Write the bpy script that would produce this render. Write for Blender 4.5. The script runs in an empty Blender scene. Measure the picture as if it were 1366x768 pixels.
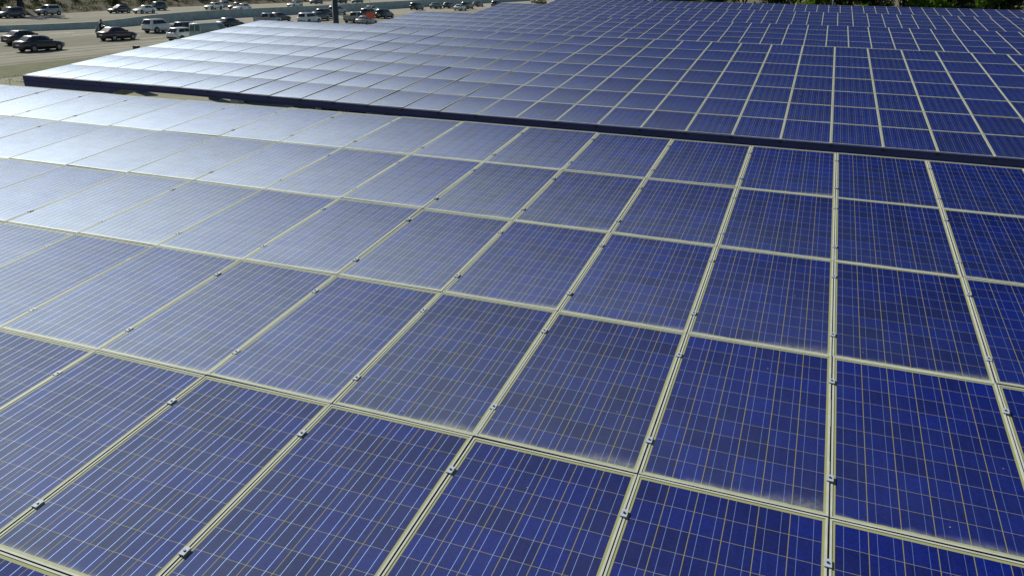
import bpy, bmesh, math, random
import numpy as np
from mathutils import Vector, Matrix, Euler

R = math.radians
SC = bpy.context.scene
COL = SC.collection
rng = random.Random(7)

# ------------------------------------------------------------------ camera
CAM = Vector((-0.4235, 1.2911, 7.4685))
cd = bpy.data.cameras.new('camera')
cam = bpy.data.objects.new('camera', cd)
COL.objects.link(cam)
RIGHT = Vector((0.9343, 0.3560, 0.0169))
DOWN = Vector((0.1474, -0.3429, -0.9277))
FWD = Vector((-0.3245, 0.8693, -0.3728))
m3 = Matrix((RIGHT, -DOWN, -FWD)).transposed()
cam.matrix_world = Matrix.Translation(CAM) @ m3.to_4x4()
cd.sensor_width = 36.0
cd.lens = 26.96
cd.clip_start = 0.1
cd.clip_end = 4000.0
SC.camera = cam

# ------------------------------------------------------------------ light
SUN_DIR = Vector((-0.745, 0.37, 0.555)).normalized()      # towards the sun
el = math.asin(SUN_DIR.z)
az = math.atan2(SUN_DIR.x, SUN_DIR.y)
world = bpy.data.worlds.new('World')
SC.world = world
world.use_nodes = True
wn = world.node_tree
sky = wn.nodes.new('ShaderNodeTexSky')
sky.sky_type = 'NISHITA'
sky.sun_disc = False
sky.sun_elevation = el
sky.sun_rotation = az
sky.dust_density = 0.6
sky.ozone_density = 2.0
sky.air_density = 1.0
bg = wn.nodes['Background']
wn.links.new(sky.outputs[0], bg.inputs[0])
bg.inputs[1].default_value = 0.06
sl = bpy.data.lights.new('sun', 'SUN')
sl.energy = 5.0
sl.angle = R(0.55)
sl.color = (1.0, 0.95, 0.84)
sun = bpy.data.objects.new('sun', sl)
sun.rotation_euler = SUN_DIR.to_track_quat('Z', 'Y').to_euler()
COL.objects.link(sun)
SC.view_settings.view_transform = 'Standard'
SC.view_settings.look = 'None'
SC.view_settings.exposure = 0.36
SC.view_settings.gamma = 1.0
SC.view_settings.use_curve_mapping = False
SC.cycles.max_bounces = 5
SC.cycles.diffuse_bounces = 2
SC.cycles.glossy_bounces = 3


# ------------------------------------------------------------------ node helper
class Mat:
    def __init__(self, name):
        self.m = bpy.data.materials.new(name)
        self.m.use_nodes = True
        self.t = self.m.node_tree
        self.p = self.t.nodes['Principled BSDF']

    def n(self, kind, **kw):
        x = self.t.nodes.new(kind)
        for k, v in kw.items():
            setattr(x, k, v)
        return x

    def put(self, sock, v):
        if isinstance(v, bpy.types.NodeSocket):
            self.t.links.new(v, sock)
        else:
            sock.default_value = v

    def math(self, op, a, b=None, c=None, clamp=False):
        x = self.n('ShaderNodeMath', operation=op, use_clamp=clamp)
        for i, v in enumerate((a, b, c)):
            if v is not None:
                self.put(x.inputs[i], v)
        return x.outputs[0]

    def mix(self, f, a, b, mode='MIX'):
        x = self.n('ShaderNodeMix', data_type='RGBA', blend_type=mode)
        self.put(x.inputs[0], f)
        self.put(x.inputs[6], a)
        self.put(x.inputs[7], b)
        return x.outputs[2]

    def noise(self, vec, scale, detail=3.0, rough=0.55):
        x = self.n('ShaderNodeTexNoise')
        if vec is not None:
            self.put(x.inputs['Vector'], vec)
        x.inputs['Scale'].default_value = scale
        x.inputs['Detail'].default_value = detail
        x.inputs['Roughness'].default_value = rough
        return x.outputs['Fac']

    def ramp(self, f, lo, hi, a=0.0, b=1.0):
        x = self.n('ShaderNodeMapRange')
        self.put(x.inputs[0], f)
        x.inputs[1].default_value = lo
        x.inputs[2].default_value = hi
        x.inputs[3].default_value = a
        x.inputs[4].default_value = b
        return x.outputs[0]

    def xyz(self, v):
        x = self.n('ShaderNodeSeparateXYZ')
        self.put(x.inputs[0], v)
        return x.outputs

    def comb(self, a, b, c=0.0):
        x = self.n('ShaderNodeCombineXYZ')
        for i, v in enumerate((a, b, c)):
            self.put(x.inputs[i], v)
        return x.outputs[0]

    def pos(self):
        return self.n('ShaderNodeNewGeometry').outputs['Position']

    def objco(self):
        return self.n('ShaderNodeTexCoord').outputs['Object']

    def set(self, **kw):
        names = dict(color='Base Color', metal='Metallic', rough='Roughness', ior='IOR', coat='Coat Weight',
                     coat_rough='Coat Roughness', coat_ior='Coat IOR', normal='Normal', spec='Specular IOR Level',
                     alpha='Alpha', emit='Emission Color', emit_s='Emission Strength', trans='Transmission Weight',
                     sub='Subsurface Weight', coat_normal='Coat Normal')
        for k, v in kw.items():
            if isinstance(v, tuple) and len(v) == 3 and k in ('color', 'emit'):
                v = (*v, 1.0)
            self.put(self.p.inputs[names[k]], v)
        return self.m


def flat(name, color, rough=0.6, metal=0.0, var=0.12, scale=6.0, coat=0.0, spec=0.5):
    k = Mat(name)
    f = k.noise(k.objco(), scale, 4.0)
    lo = tuple(c * (1 - var) for c in color) + (1.0,)
    hi = tuple(min(1.0, c * (1 + var)) for c in color) + (1.0,)
    return k.set(color=k.mix(k.ramp(f, 0.3, 0.7), lo, hi), rough=rough, metal=metal, coat=coat, spec=spec)


# ------------------------------------------------------------------ solar glass
def solar_glass():
    k = Mat('solar_glass')
    uv = k.n('ShaderNodeUVMap', uv_map='UVMap').outputs[0]
    x, y, _ = k.xyz(uv)
    oi = k.n('ShaderNodeObjectInfo').outputs['Random']
    at = k.n('ShaderNodeAttribute', attribute_name='rnd').outputs['Fac']
    rnd = k.math('FRACT', k.math('ADD', oi, at))
    P = 0.159
    cu = k.math('DIVIDE', k.math('ADD', x, 3 * P), P)
    cv = k.math('DIVIDE', k.math('ADD', y, 5 * P), P)
    fx, fy = k.math('FRACT', cu), k.math('FRACT', cv)
    ix, iy = k.math('FLOOR', cu), k.math('FLOOR', cv)
    # distance to the cell edges and to the two busbars, in metres
    ex = k.math('MULTIPLY', k.math('MINIMUM', fx, k.math('SUBTRACT', 1.0, fx)), P)
    ey = k.math('MULTIPLY', k.math('MINIMUM', fy, k.math('SUBTRACT', 1.0, fy)), P)
    gap_x = k.math('LESS_THAN', ex, 0.0020)
    gap_y = k.math('LESS_THAN', ey, 0.0014)
    inx = k.math('LESS_THAN', k.math('ABSOLUTE', x), 3 * P - 0.001)
    iny = k.math('LESS_THAN', k.math('ABSOLUTE', y), 5 * P - 0.001)
    inside = k.math('MULTIPLY', inx, iny)
    # busbars at one and three quarters of the cell
    bd = k.math('SUBTRACT', k.math('ABSOLUTE', k.math('SUBTRACT', fx, 0.5)), 0.235)   # signed, cell units
    bdm = k.math('MULTIPLY', bd, P)
    bus = k.math('MULTIPLY', k.math('LESS_THAN', k.math('ABSOLUTE', bdm), 0.0013), inside)
    gap = k.math('MULTIPLY', k.math('MAXIMUM', gap_x, gap_y), inside)
    # cell colour: tone per cell, crystal grain, tone per panel
    wn_ = k.n('ShaderNodeTexWhiteNoise', noise_dimensions='4D')
    k.put(wn_.inputs['Vector'], k.comb(ix, iy, 0.0))
    k.put(wn_.inputs['W'], k.math('MULTIPLY', rnd, 91.7))
    cell = wn_.outputs['Value']
    shift = k.math('MULTIPLY', rnd, 37.0)
    vv = k.comb(k.math('ADD', x, shift), y, k.math('MULTIPLY', rnd, 11.0))
    vo = k.n('ShaderNodeTexVoronoi')
    k.put(vo.inputs['Vector'], vv)
    vo.inputs['Scale'].default_value = 95.0
    gx, gy, gz = k.xyz(vo.outputs['Color'])
    tone = k.math('ADD', k.math('MULTIPLY', k.ramp(cell, 0, 1, -0.5, 0.5), 0.30),
                  k.math('ADD', k.math('MULTIPLY', k.ramp(gx, 0, 1, -0.5, 0.5), 0.75),
                         k.math('MULTIPLY', k.ramp(rnd, 0, 1, -0.5, 0.5), 0.25)))
    bri = k.math('ADD', 1.0, tone)
    cells = k.mix(k.ramp(cell, 0, 1), (0.0002, 0.0036, 0.082, 1), (0.0005, 0.0058, 0.108, 1))
    # a rare bright cell, as poly cells have
    odd = k.math('GREATER_THAN', cell, 0.9998)
    cells = k.mix(odd, cells, (0.007, 0.026, 0.16, 1))
    cm = k.n('ShaderNodeVectorMath', operation='SCALE')
    k.put(cm.inputs[0], cells)
    k.put(cm.inputs['Scale'], bri)
    col = cm.outputs[0]
    col = k.mix(gap, col, (0.21, 0.20, 0.075, 1))
    col = k.mix(k.math('SUBTRACT', 1.0, inside), col, (0.27, 0.28, 0.12, 1))
    col = k.mix(bus, col, (0.16, 0.24, 0.44, 1))
    # dirt: a film all over, a band gathered along the low edge, a wedge in its right corner
    low = k.math('ADD', y, 0.81)
    n1 = k.noise(vv, 3.5, 4.0, 0.6)
    n2 = k.noise(vv, 26.0, 3.0, 0.6)
    wid = k.math('ADD', 0.008, k.math('MULTIPLY', k.ramp(n1, 0.3, 0.75), 0.042))
    wedge = k.math('MULTIPLY', k.ramp(x, 0.05, 0.486), k.math('MULTIPLY', 0.055, k.math('FRACT', k.math('MULTIPLY', rnd, 7.3))))
    wid = k.math('ADD', wid, wedge)
    band = k.math('EXPONENT', k.math('MULTIPLY', -1.0, k.math('POWER', k.math('DIVIDE', low, wid), 2.0)))
    band = k.math('MULTIPLY', band, k.ramp(n2, 0.25, 0.7, 0.10, 0.45))
    film = k.math('MULTIPLY', k.ramp(n1, 0.3, 0.75, 0.000, 0.006), k.ramp(n2, 0.3, 0.7, 0.7, 1.2))
    strk = k.noise(k.comb(k.math('MULTIPLY', k.math('ADD', x, shift), 22.0), k.math('MULTIPLY', y, 1.3), 0.0), 1.0, 4.0, 0.6)
    film = k.math('ADD', film, k.math('MULTIPLY', k.ramp(strk, 0.52, 0.8), 0.012))
    speck = k.n('ShaderNodeTexVoronoi')
    k.put(speck.inputs['Vector'], vv)
    speck.inputs['Scale'].default_value = 5.0
    sp = k.math('MULTIPLY', k.math('LESS_THAN', speck.outputs['Distance'], 0.022), 0.5)
    drop = k.n('ShaderNodeTexVoronoi')
    warp = k.n('ShaderNodeVectorMath', operation='ADD')
    k.put(warp.inputs[0], vv)
    k.put(warp.inputs[1], k.comb(k.math('MULTIPLY', n2, 0.05), k.math('MULTIPLY', n2, -0.04), 0.0))
    k.put(drop.inputs['Vector'], warp.outputs[0])
    drop.inputs['Scale'].default_value = 0.9
    dr, _, _ = k.xyz(drop.outputs['Color'])
    sp = k.math('ADD', sp, k.math('MULTIPLY', k.math('MULTIPLY', k.math('LESS_THAN', drop.outputs['Distance'], k.math('MULTIPLY', dr, 0.017)), k.math('GREATER_THAN', dr, 0.55)), 0.8))
    dust = k.math('ADD', k.math('ADD', band, film), sp, clamp=True)
    col = k.mix(dust, col, (0.44, 0.46, 0.34, 1))
    metal = k.math('MULTIPLY', bus, k.math('SUBTRACT', 1.0, dust))
    # busbars are slightly rounded ribbons: turn the normal across their width
    g = k.n('ShaderNodeNewGeometry')
    tx = k.math('MULTIPLY', k.math('DIVIDE', bdm, 0.0013), k.math('MULTIPLY', bus, 0.25))
    sgn = k.math('SIGN', k.math('SUBTRACT', fx, 0.5))
    va = k.n('ShaderNodeVectorMath', operation='ADD')
    k.put(va.inputs[0], g.outputs['Normal'])
    k.put(va.inputs[1], k.comb(k.math('MULTIPLY', tx, sgn), 0.0, 0.0))
    vn = k.n('ShaderNodeVectorMath', operation='NORMALIZE')
    k.put(vn.inputs[0], va.outputs[0])
    k.set(color=col, metal=metal, rough=k.math('SUBTRACT', 0.95, k.math('MULTIPLY', metal, 0.30)), normal=vn.outputs[0], spec=0.0)
    # the dusty textured cover glass: a wide bluish lobe, stronger at grazing angles and where more dust has settled
    fr = k.n('ShaderNodeFresnel')
    fr.inputs['IOR'].default_value = 1.55
    settle = k.ramp(y, -0.81, 0.81, 1.36, 0.70)
    patch = k.ramp(n1, 0.25, 0.75, 0.92, 1.08)
    each = k.ramp(k.math('FRACT', k.math('MULTIPLY', rnd, 13.7)), 0, 1, 0.94, 1.06)
    fac = k.math('MULTIPLY', k.math('MULTIPLY', settle, patch), k.math('MULTIPLY', each, k.math('MULTIPLY', k.math('DIVIDE', k.math('MAXIMUM', k.math('SUBTRACT', fr.outputs[0], 0.032), 0.0), k.math('ADD', 1.0, k.math('MULTIPLY', fr.outputs[0], 5.5))), VEIL)), clamp=True)
    gl = k.n('ShaderNodeBsdfAnisotropic')
    gl.inputs['Color'].default_value = (0.58, 0.70, 0.83, 1)
    gl.inputs['Roughness'].default_value = 0.70
    gl.distribution = 'BECKMANN'
    mx = k.n('ShaderNodeMixShader')
    k.put(mx.inputs[0], fac)
    k.put(mx.inputs[1], k.p.outputs[0])
    k.put(mx.inputs[2], gl.outputs[0])
    out = k.t.nodes['Material Output']
    k.t.links.new(mx.outputs[0], out.inputs['Surface'])
    return k.m


VEIL = 1.45
M = {}
M['glass'] = solar_glass()
M['alu'] = flat('anodised_frame', (0.43, 0.455, 0.405), 0.6, 0.03, 0.10, 9, spec=0.02)
M['gap_shade'] = flat('frame_gap_shade', (0.06, 0.06, 0.06), 0.8)  # shade of the seams between panels, painted on the frames' outer walls
M['clamp'] = flat('clamp_steel', (0.36, 0.40, 0.46), 0.65, 0.05, 0.1, 30, spec=0.1)
M['bolt'] = flat('bolt_dark', (0.03, 0.03, 0.035), 0.5, 0.6)
M['navy'] = flat('navy_steel', (0.020, 0.030, 0.130), 0.5, 0.0, 0.15, 2)
M['galv'] = flat('galvanised_steel', (0.32, 0.34, 0.34), 0.5, 0.5, 0.15, 4)
M['concrete'] = flat('column_concrete', (0.30, 0.30, 0.27), 0.85, 0, 0.15, 3)
M['tyre'] = flat('tyre_rubber', (0.014, 0.014, 0.015), 0.75)
M['rim'] = flat('wheel_rim', (0.24, 0.25, 0.26), 0.4, 0.6, 0.05)
M['autoglass'] = flat('car_glass', (0.012, 0.018, 0.020), 0.06, 0, 0.05)
M['autoglass_pale'] = flat('van_glass', (0.10, 0.16, 0.16), 0.10, 0, 0.05)
M['lamp_red'] = flat('tail_lamp_red', (0.22, 0.012, 0.012), 0.2)
M['lamp_clear'] = flat('head_lamp_clear', (0.62, 0.64, 0.64), 0.12, 0.3, 0.03)
M['trim'] = flat('black_trim', (0.015, 0.016, 0.018), 0.5)
PAINT = dict(black=(0.010, 0.011, 0.014), maroon=(0.030, 0.010, 0.014), white=(0.76, 0.77, 0.74), silver=(0.34, 0.37, 0.36),
             grey=(0.075, 0.085, 0.090), teal=(0.022, 0.075, 0.085), darkteal=(0.014, 0.036, 0.042), palegreen=(0.36, 0.43, 0.40),
             tan=(0.33, 0.33, 0.28), greygreen=(0.12, 0.15, 0.14), blue=(0.02, 0.035, 0.14), olive=(0.28, 0.25, 0.03),
             orange=(0.6, 0.1, 0.02))
for kx, cx in PAINT.items():
    M['paint_' + kx] = flat('car_paint_' + kx, cx, 0.32, 0.0, 0.04, 2.0, coat=0.8)


# ------------------------------------------------------------------ mesh helpers
class MB:
    """collects shapes with material slots, links them as ONE mesh object"""
    def __init__(self):
        self.bm = bmesh.new()
        self.mats = []

    def slot(self, m):
        if m not in self.mats:
            self.mats.append(m)
        return self.mats.index(m)

    def face(self, pts, m, smooth=False):
        f = self.bm.faces.new([self.bm.verts.new(p) for p in pts])
        f.material_index = self.slot(m)
        f.smooth = smooth
        return f

    def hexa(self, v, m):
        """8 points: bottom ring of 4 then top ring of 4, both counter-clockwise from above"""
        vs = [self.bm.verts.new(p) for p in v]
        i = self.slot(m)
        for q in ((3, 2, 1, 0), (4, 5, 6, 7), (0, 1, 5, 4), (1, 2, 6, 5), (2, 3, 7, 6), (3, 0, 4, 7)):
            f = self.bm.faces.new([vs[j] for j in q])
            f.material_index = i
        return self

    def box(self, x0, x1, y0, y1, z0, z1, m):
        return self.hexa([(x0, y0, z0), (x1, y0, z0), (x1, y1, z0), (x0, y1, z0),
                          (x0, y0, z1), (x1, y0, z1), (x1, y1, z1), (x0, y1, z1)], m)

    def tube(self, a, b, r0, r1, m, n=10, smooth=True):
        a, b = Vector(a), Vector(b)
        d = (b - a).normalized()
        u = d.orthogonal().normalized()
        w = d.cross(u)
        i = self.slot(m)
        ra, rb = [], []
        for k in range(n):
            t = 2 * math.pi * k / n
            e = u * math.cos(t) + w * math.sin(t)
            ra.append(self.bm.verts.new(a + e * r0))
            rb.append(self.bm.verts.new(b + e * r1))
        for k in range(n):
            f = self.bm.faces.new((ra[k], ra[(k + 1) % n], rb[(k + 1) % n], rb[k]))
            f.smooth = smooth
            f.material_index = i
        for ring in (ra[::-1], rb):
            f = self.bm.faces.new(ring)
            f.material_index = i
        return self

    def loft(self, rings, m, smooth=True, closed=True):
        i = self.slot(m)
        vs = [[self.bm.verts.new(p) for p in r] for r in rings]
        n = len(rings[0])
        for a, b in zip(vs[:-1], vs[1:]):
            for k in range(n if closed else n - 1):
                f = self.bm.faces.new((a[k], a[(k + 1) % n], b[(k + 1) % n], b[k]))
                f.smooth = smooth
                f.material_index = i
        if closed:
            for r in (vs[0][::-1], vs[-1]):
                f = self.bm.faces.new(r)
                f.material_index = i
        return self

    def mesh(self, name):
        bmesh.ops.recalc_face_normals(self.bm, faces=self.bm.faces)
        me = bpy.data.meshes.new(name)
        self.bm.to_mesh(me)
        self.bm.free()
        for m in self.mats:
            me.materials.append(m)
        return me

    def build(self, name, parent=None, loc=(0, 0, 0)):
        return obj(name, self.mesh(name), parent, loc)


def obj(name, me, parent=None, loc=(0, 0, 0)):
    o = bpy.data.objects.new(name, me)
    COL.objects.link(o)
    o.location = loc
    if parent is not None:
        o.parent = parent
    return o


def empty(name, loc=(0, 0, 0), rot=(0, 0, 0)):
    o = bpy.data.objects.new(name, None)
    o.empty_display_size = 0.3
    COL.objects.link(o)
    o.location = loc
    o.rotation_euler = rot
    return o


def tag(o, label=None, cat=None, group=None, kind=None):
    for k_, v in (('label', label), ('category', cat), ('group', group), ('kind', kind)):
        if v is not None:
            o[k_] = v
    return o


def copy_tree(o, parent=None):
    c = o.copy()
    COL.objects.link(c)
    c.parent = parent
    for ch in list(o.children):
        copy_tree(ch, c)
    return c


# ------------------------------------------------------------------ setting: ground, roads, bank
def ground_mat(name, c1, c2, c3, s1, s2, stretch=(1, 1, 1), rough=0.9):
    k = Mat(name)
    mp = k.n('ShaderNodeMapping')
    k.put(mp.inputs['Vector'], k.pos())
    mp.inputs['Scale'].default_value = stretch
    a = k.noise(mp.outputs[0], s1, 5.0, 0.6)
    b = k.noise(k.pos(), s2, 4.0, 0.65)
    c = k.mix(k.ramp(a, 0.32, 0.68), (*c1, 1), (*c2, 1))
    c = k.mix(k.ramp(b, 0.45, 0.75, 0, 0.7), c, (*c3, 1))
    return k.set(color=c, rough=rough, spec=0.03)


def road_mat(name, lanes):
    """concrete carriageway: wear bands that follow the lanes, joints, tyre streaks"""
    k = Mat(name)
    x, y, _ = k.xyz(k.pos())
    n1 = k.noise(k.comb(k.math('MULTIPLY', x, 1.4), k.math('MULTIPLY', y, 0.02), 0), 1.0, 4.0, 0.6)
    n2 = k.noise(k.pos(), 0.35, 5.0, 0.6)
    col = k.mix(k.ramp(n1, 0.3, 0.7), (0.245, 0.238, 0.202, 1), (0.330, 0.318, 0.270, 1))
    col = k.mix(k.ramp(n2, 0.42, 0.75, 0, 0.5), col, (0.16, 0.155, 0.13, 1))
    for x0, w, c, f in lanes:                               # slabs of another pour, oil lines and joints
        msk = k.math('LESS_THAN', k.math('ABSOLUTE', k.math('SUBTRACT', x, x0)), w / 2)
        msk = k.math('MULTIPLY', msk, k.ramp(n1, 0.25, 0.7, f, f * 0.55))
        col = k.mix(msk, col, (*c, 1))
    return k.set(color=col, rough=0.95, spec=0.0)


def sheet(name, pts, z, m):
    mb = MB()
    mb.face([(px, py, z) for px, py in pts], m)
    o = mb.build(name)
    tag(o, kind='structure')
    return o


sheet('ground', [(-1500, -600), (1200, -600), (1200, 2500), (-1500, 2500)], 0.0,
      ground_mat('dry_ground', (0.11, 0.105, 0.07), (0.16, 0.145, 0.10), (0.075, 0.085, 0.05), 0.12, 1.1))
sheet('verge', [(-64, -80), (-56.5, -80), (-56.5, 420), (-64, 420)], 0.006,
      ground_mat('verge_grass', (0.10, 0.115, 0.065), (0.15, 0.155, 0.10), (0.07, 0.085, 0.045), 0.5, 2.5))
sheet('parking_lot', [(-56.5, -60), (70, -60), (70, 90), (-56.5, 90)], 0.010,
      ground_mat('lot_paving', (0.19, 0.19, 0.145), (0.25, 0.25, 0.19), (0.16, 0.16, 0.12), 0.25, 1.7))
BARRIER = [(-106, -60, .70), (-103.5, 20, .70), (-100, 75.7, .72), (-98.2, 81.2, .75), (-96.8, 87.5, .82), (-97.4, 93.6, 1.0), (-99.4, 100.7, 1.22),
           (-101.3, 109, 1.3), (-102.6, 117.2, 1.35), (-102.6, 131.5, 1.4), (-102.4, 149, 1.45), (-103.2, 174.2, 1.6), (-104.2, 196.4, 1.7),
           (-106, 231.4, 1.75), (-107, 420, 1.8)]
DK = (0.085, 0.090, 0.072)
sheet('road', [(-64, -80), (-64, 420)] + [(a, b) for a, b, _ in BARRIER[::-1]], 0.012,
      road_mat('near_carriageway', [(-80.2, 11.0, (0.165, 0.17, 0.14), 0.7), (-72.2, 0.35, DK, 0.9), (-69.6, 0.3, DK, 0.9), (-76.0, 0.25, DK, 0.7),
                                    (-65.2, 1.2, (0.14, 0.145, 0.11), 0.7), (-67.3, 0.2, DK, 0.6), (-85.9, 0.3, DK, 0.5), (-89.6, 0.2, DK, 0.5)])).name = 'road'
FAR_EDGE = [(-118, -60), (-126, 60), (-129.5, 98), (-135, 112), (-138, 126), (-143.5, 147), (-145, 166), (-146, 206), (-149, 420)]
sheet('road', [(a, b) for a, b, _ in BARRIER] + FAR_EDGE[::-1], 0.012,
      road_mat('far_carriageway', [(-126.4, 0.3, DK, 0.6), (-130.2, 0.3, DK, 0.6), (-134.0, 0.3, DK, 0.6), (-116, 8.0, (0.20, 0.195, 0.165), 0.6)]))
# painted lane lines
mk = MB()
M['paint_line'] = flat('road_paint', (0.55, 0.55, 0.48), 0.7, 0, 0.2, 3)
for lx in (-77.4, -81.1, -84.9, -88.6, -92.4, -126.0, -129.8, -133.6):
    yy = -40.0
    while yy < 380:
        edge = np.interp(yy, [b for _, b in FAR_EDGE], [a for a, _ in FAR_EDGE])
        if lx > edge + 1.5:
            mk.face([(lx - .07, yy, .017), (lx + .07, yy, .017), (lx + .07, yy + 3.6, .017), (lx - .07, yy + 3.6, .017)], M['paint_line'])
        yy += 14.6
tag(mk.build('road_markings'), kind='structure')
# the dry bank beyond the freeway
bk = MB()
M['bank'] = ground_mat('bank_scrub', (0.072, 0.066, 0.048), (0.115, 0.102, 0.075), (0.042, 0.048, 0.032), 0.22, 0.9)


def bank_z(d):
    return 0.0 if d <= 0 else 0.16 * d + 0.004 * d * d if d < 25 else 6.5 + 0.30 * (d - 25)


br = random.Random(3)
rows = []
for px, py in [(-112, -160)] + FAR_EDGE + [(-156, 800)]:
    rows.append([(px - d, py, bank_z(d) * (0.85 + 0.3 * br.random()) + (0.002 if d == 0 else 0)) for d in (0.0, 1.2, 3, 6, 10, 16, 25, 45, 90)])
bk.loft(rows, M['bank'], closed=False)
tag(bk.build('bank'), kind='structure')

# concrete median barrier: a thing along the freeway
M['barrier'] = flat('barrier_concrete', (0.36, 0.43, 0.40), 0.9, 0, 0.18, 0.9, spec=0.05)
br_o = empty('median_barrier', (-100, 75.7, 0))
tag(br_o, 'long grey concrete wall dividing the two carriageways of the freeway', 'barrier')
b = MB()
rings = []
for px, py, h in BARRIER:
    q = lambda dx, z: (px + dx + 100, py - 75.7, z)
    rings.append([q(.32, 0), q(.32, .12), q(.13, .34), q(.09, h), q(-.09, h), q(-.13, .34), q(-.32, .12), q(-.32, 0)])
b.loft(rings, M['barrier'], smooth=False)
b.build('wall', br_o)
b = MB()
rings = []
for px, py, h in BARRIER:
    q = lambda dx, z: (px + dx + 100, py - 75.7, z)
    rings.append([q(.12, h + .003), q(.12, h + .06), q(-.12, h + .06), q(-.12, h + .003)])
b.loft(rings, M['barrier'], smooth=False)
b.build('coping', br_o)

# ------------------------------------------------------------------ solar carports
TILT = R(5.6775)
PX, PY = 1.010, 1.65884
PW, PL = 1.002, 1.649
H0 = 4.4
PITCH = 18.6888
NROW = 7
# front edge y, extra height, x of seam 0, first and last column
PORTS = [('front', 0.0, 0.0, 0.0, -17, 5),
         ('second', PITCH, 0.0, 0.16, -23, 12),
         ('third', 2 * PITCH, -0.13, 0.0, -25, 20),
         ('fourth', 3 * PITCH, 0.0, 0.72, -27, 24),
         ('fifth', 4 * PITCH, 0.12, 0.14, -27, 28)]
CT, ST = math.cos(TILT), math.sin(TILT)


def sag(k, x):
    """the long roofs are not quite level from end to end"""
    if k == 0:
        return -.007 * min(6.0, max(0.0, -5.0 - x))
    if k == 1:
        return .011 * min(9.0, max(0.0, -8.0 - x))
    return 0.0


def panel_mid(k, c, r):
    _, y0, dz, x0, _, _ = PORTS[k]
    v = (r + 0.5) * PY
    x = x0 + (c + 0.5) * PX
    return (x, y0 + v * CT, H0 + dz + sag(k, x) + v * ST)


# proto meshes
def glass_mesh():
    me = bpy.data.meshes.new('glass')
    a, b_, z0, z1 = PW / 2 - .0105, PL / 2 - .0105, -.030, -.003
    v = [(-a, -b_, z0), (a, -b_, z0), (a, b_, z0), (-a, b_, z0), (-a, -b_, z1), (a, -b_, z1), (a, b_, z1), (-a, b_, z1)]
    f = [(4, 5, 6, 7), (3, 2, 1, 0), (0, 1, 5, 4), (1, 2, 6, 5), (2, 3, 7, 6), (3, 0, 4, 7)]
    me.from_pydata(v, [], f)
    uv = me.uv_layers.new(name='UVMap')
    for p in me.polygons:
        for li in p.loop_indices:
            co = me.vertices[me.loops[li].vertex_index].co
            uv.data[li].uv = (co.x, co.y) if p.index == 0 else (2.0, 2.0)
    me.materials.append(M['glass'])
    return me


def frame_geo():
    a, b_, w, d = PW / 2, PL / 2, .0110, .040
    v = []
    for (p, q, z) in ((a, b_, 0), (a - w, b_ - w, 0), (a, b_, -d), (a - w, b_ - w, -d)):
        v += [(-p, -q, z), (p, -q, z), (p, q, z), (-p, q, z)]
    f = []
    for i in range(4):
        j = (i + 1) % 4
        f += [(i, j, 4 + j, 4 + i), (8 + i, 8 + j, j, i), (4 + i, 4 + j, 12 + j, 12 + i), (12 + i, 12 + j, 8 + j, 8 + i)]
    return v, f


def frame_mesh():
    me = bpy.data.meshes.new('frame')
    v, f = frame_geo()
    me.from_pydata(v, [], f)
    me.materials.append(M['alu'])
    me.materials.append(M['gap_shade'])
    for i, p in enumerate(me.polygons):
        p.material_index = int(i % 4 == 1)  # outer walls get the dark colour that paints shade into the seams
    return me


def clamp_mesh():
    b = MB()
    b.box(-.018, .018, -.027, .027, .0015, .0065, M['clamp'])
    b.box(-.0035, .0035, -.025, .025, -.038, .0015, M['clamp'])
    me = b.mesh('clamp')
    return me


def bolt_mesh():
    b = MB()
    b.tube((0, 0, .0065), (0, 0, .0115), .0070, .0065, M['bolt'], 6, False)
    return b.mesh('bolt')


GLASS, FRAME, CLAMP, BOLT = glass_mesh(), frame_mesh(), clamp_mesh(), bolt_mesh()


# how large each panel shows: sample points on it, reject those outside the frame or behind an earlier roof
def visible_area(k, c, r):
    px, py, pz = panel_mid(k, c, r)
    F = 1022.95
    hits, tot = 0, 0
    pts = []
    for i in range(5):
        for j in range(5):
            sx, sy = (i - 2) * PX / 5, (j - 2) * PY / 5
            w = Vector((px + sx, py + sy * CT, pz + sy * ST))
            d = w - CAM
            zc = d.dot(FWD)
            tot += 1
            if zc < .1:
                continue
            ux, uy = 683 + F * d.dot(RIGHT) / zc, 384 + F * d.dot(DOWN) / zc
            if not (0 <= ux <= 1366 and 0 <= uy <= 768):
                continue
            ok = True
            for kk in range(max(0, k - 2), k):
                _, y0, dz, x0, c0, c1 = PORTS[kk]
                ye = y0 + NROW * PY * CT
                t = (ye - CAM.y) / d.y
                if 0 < t < 1:
                    q = CAM + d * t
                    if x0 + c0 * PX < q.x < x0 + c1 * PX and q.z < H0 + dz + NROW * PY * ST:
                        ok = False
                t0 = (y0 - CAM.y) / d.y
            hits += ok
    d = Vector((px, py, pz)) - CAM
    zc = d.dot(FWD)
    if zc < .1:
        return 0.0
    cosi = abs(d.normalized().dot(Vector((0, -ST, CT))))
    return hits / tot * PX * PY * cosi * (F / zc) ** 2


allp = []
for k in range(5):
    for c in range(PORTS[k][4], PORTS[k][5]):
        for r in range(NROW):
            allp.append((visible_area(k, c, r), k, c, r))
allp.sort(key=lambda t: -t[0])
single = [t for t in allp[:300] if t[0] > 0]
single_set = {t[1:] for t in single}
ORD = ['zeroth', 'first', 'second', 'third', 'fourth', 'fifth', 'sixth', 'seventh', 'eighth', 'ninth', 'tenth', 'eleventh', 'twelfth',
       'thirteenth', 'fourteenth', 'fifteenth', 'sixteenth', 'seventeenth', 'eighteenth', 'nineteenth', 'twentieth']
PORTNAME = ['front carport', 'second carport', 'third carport', 'fourth carport', 'fifth carport']


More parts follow.
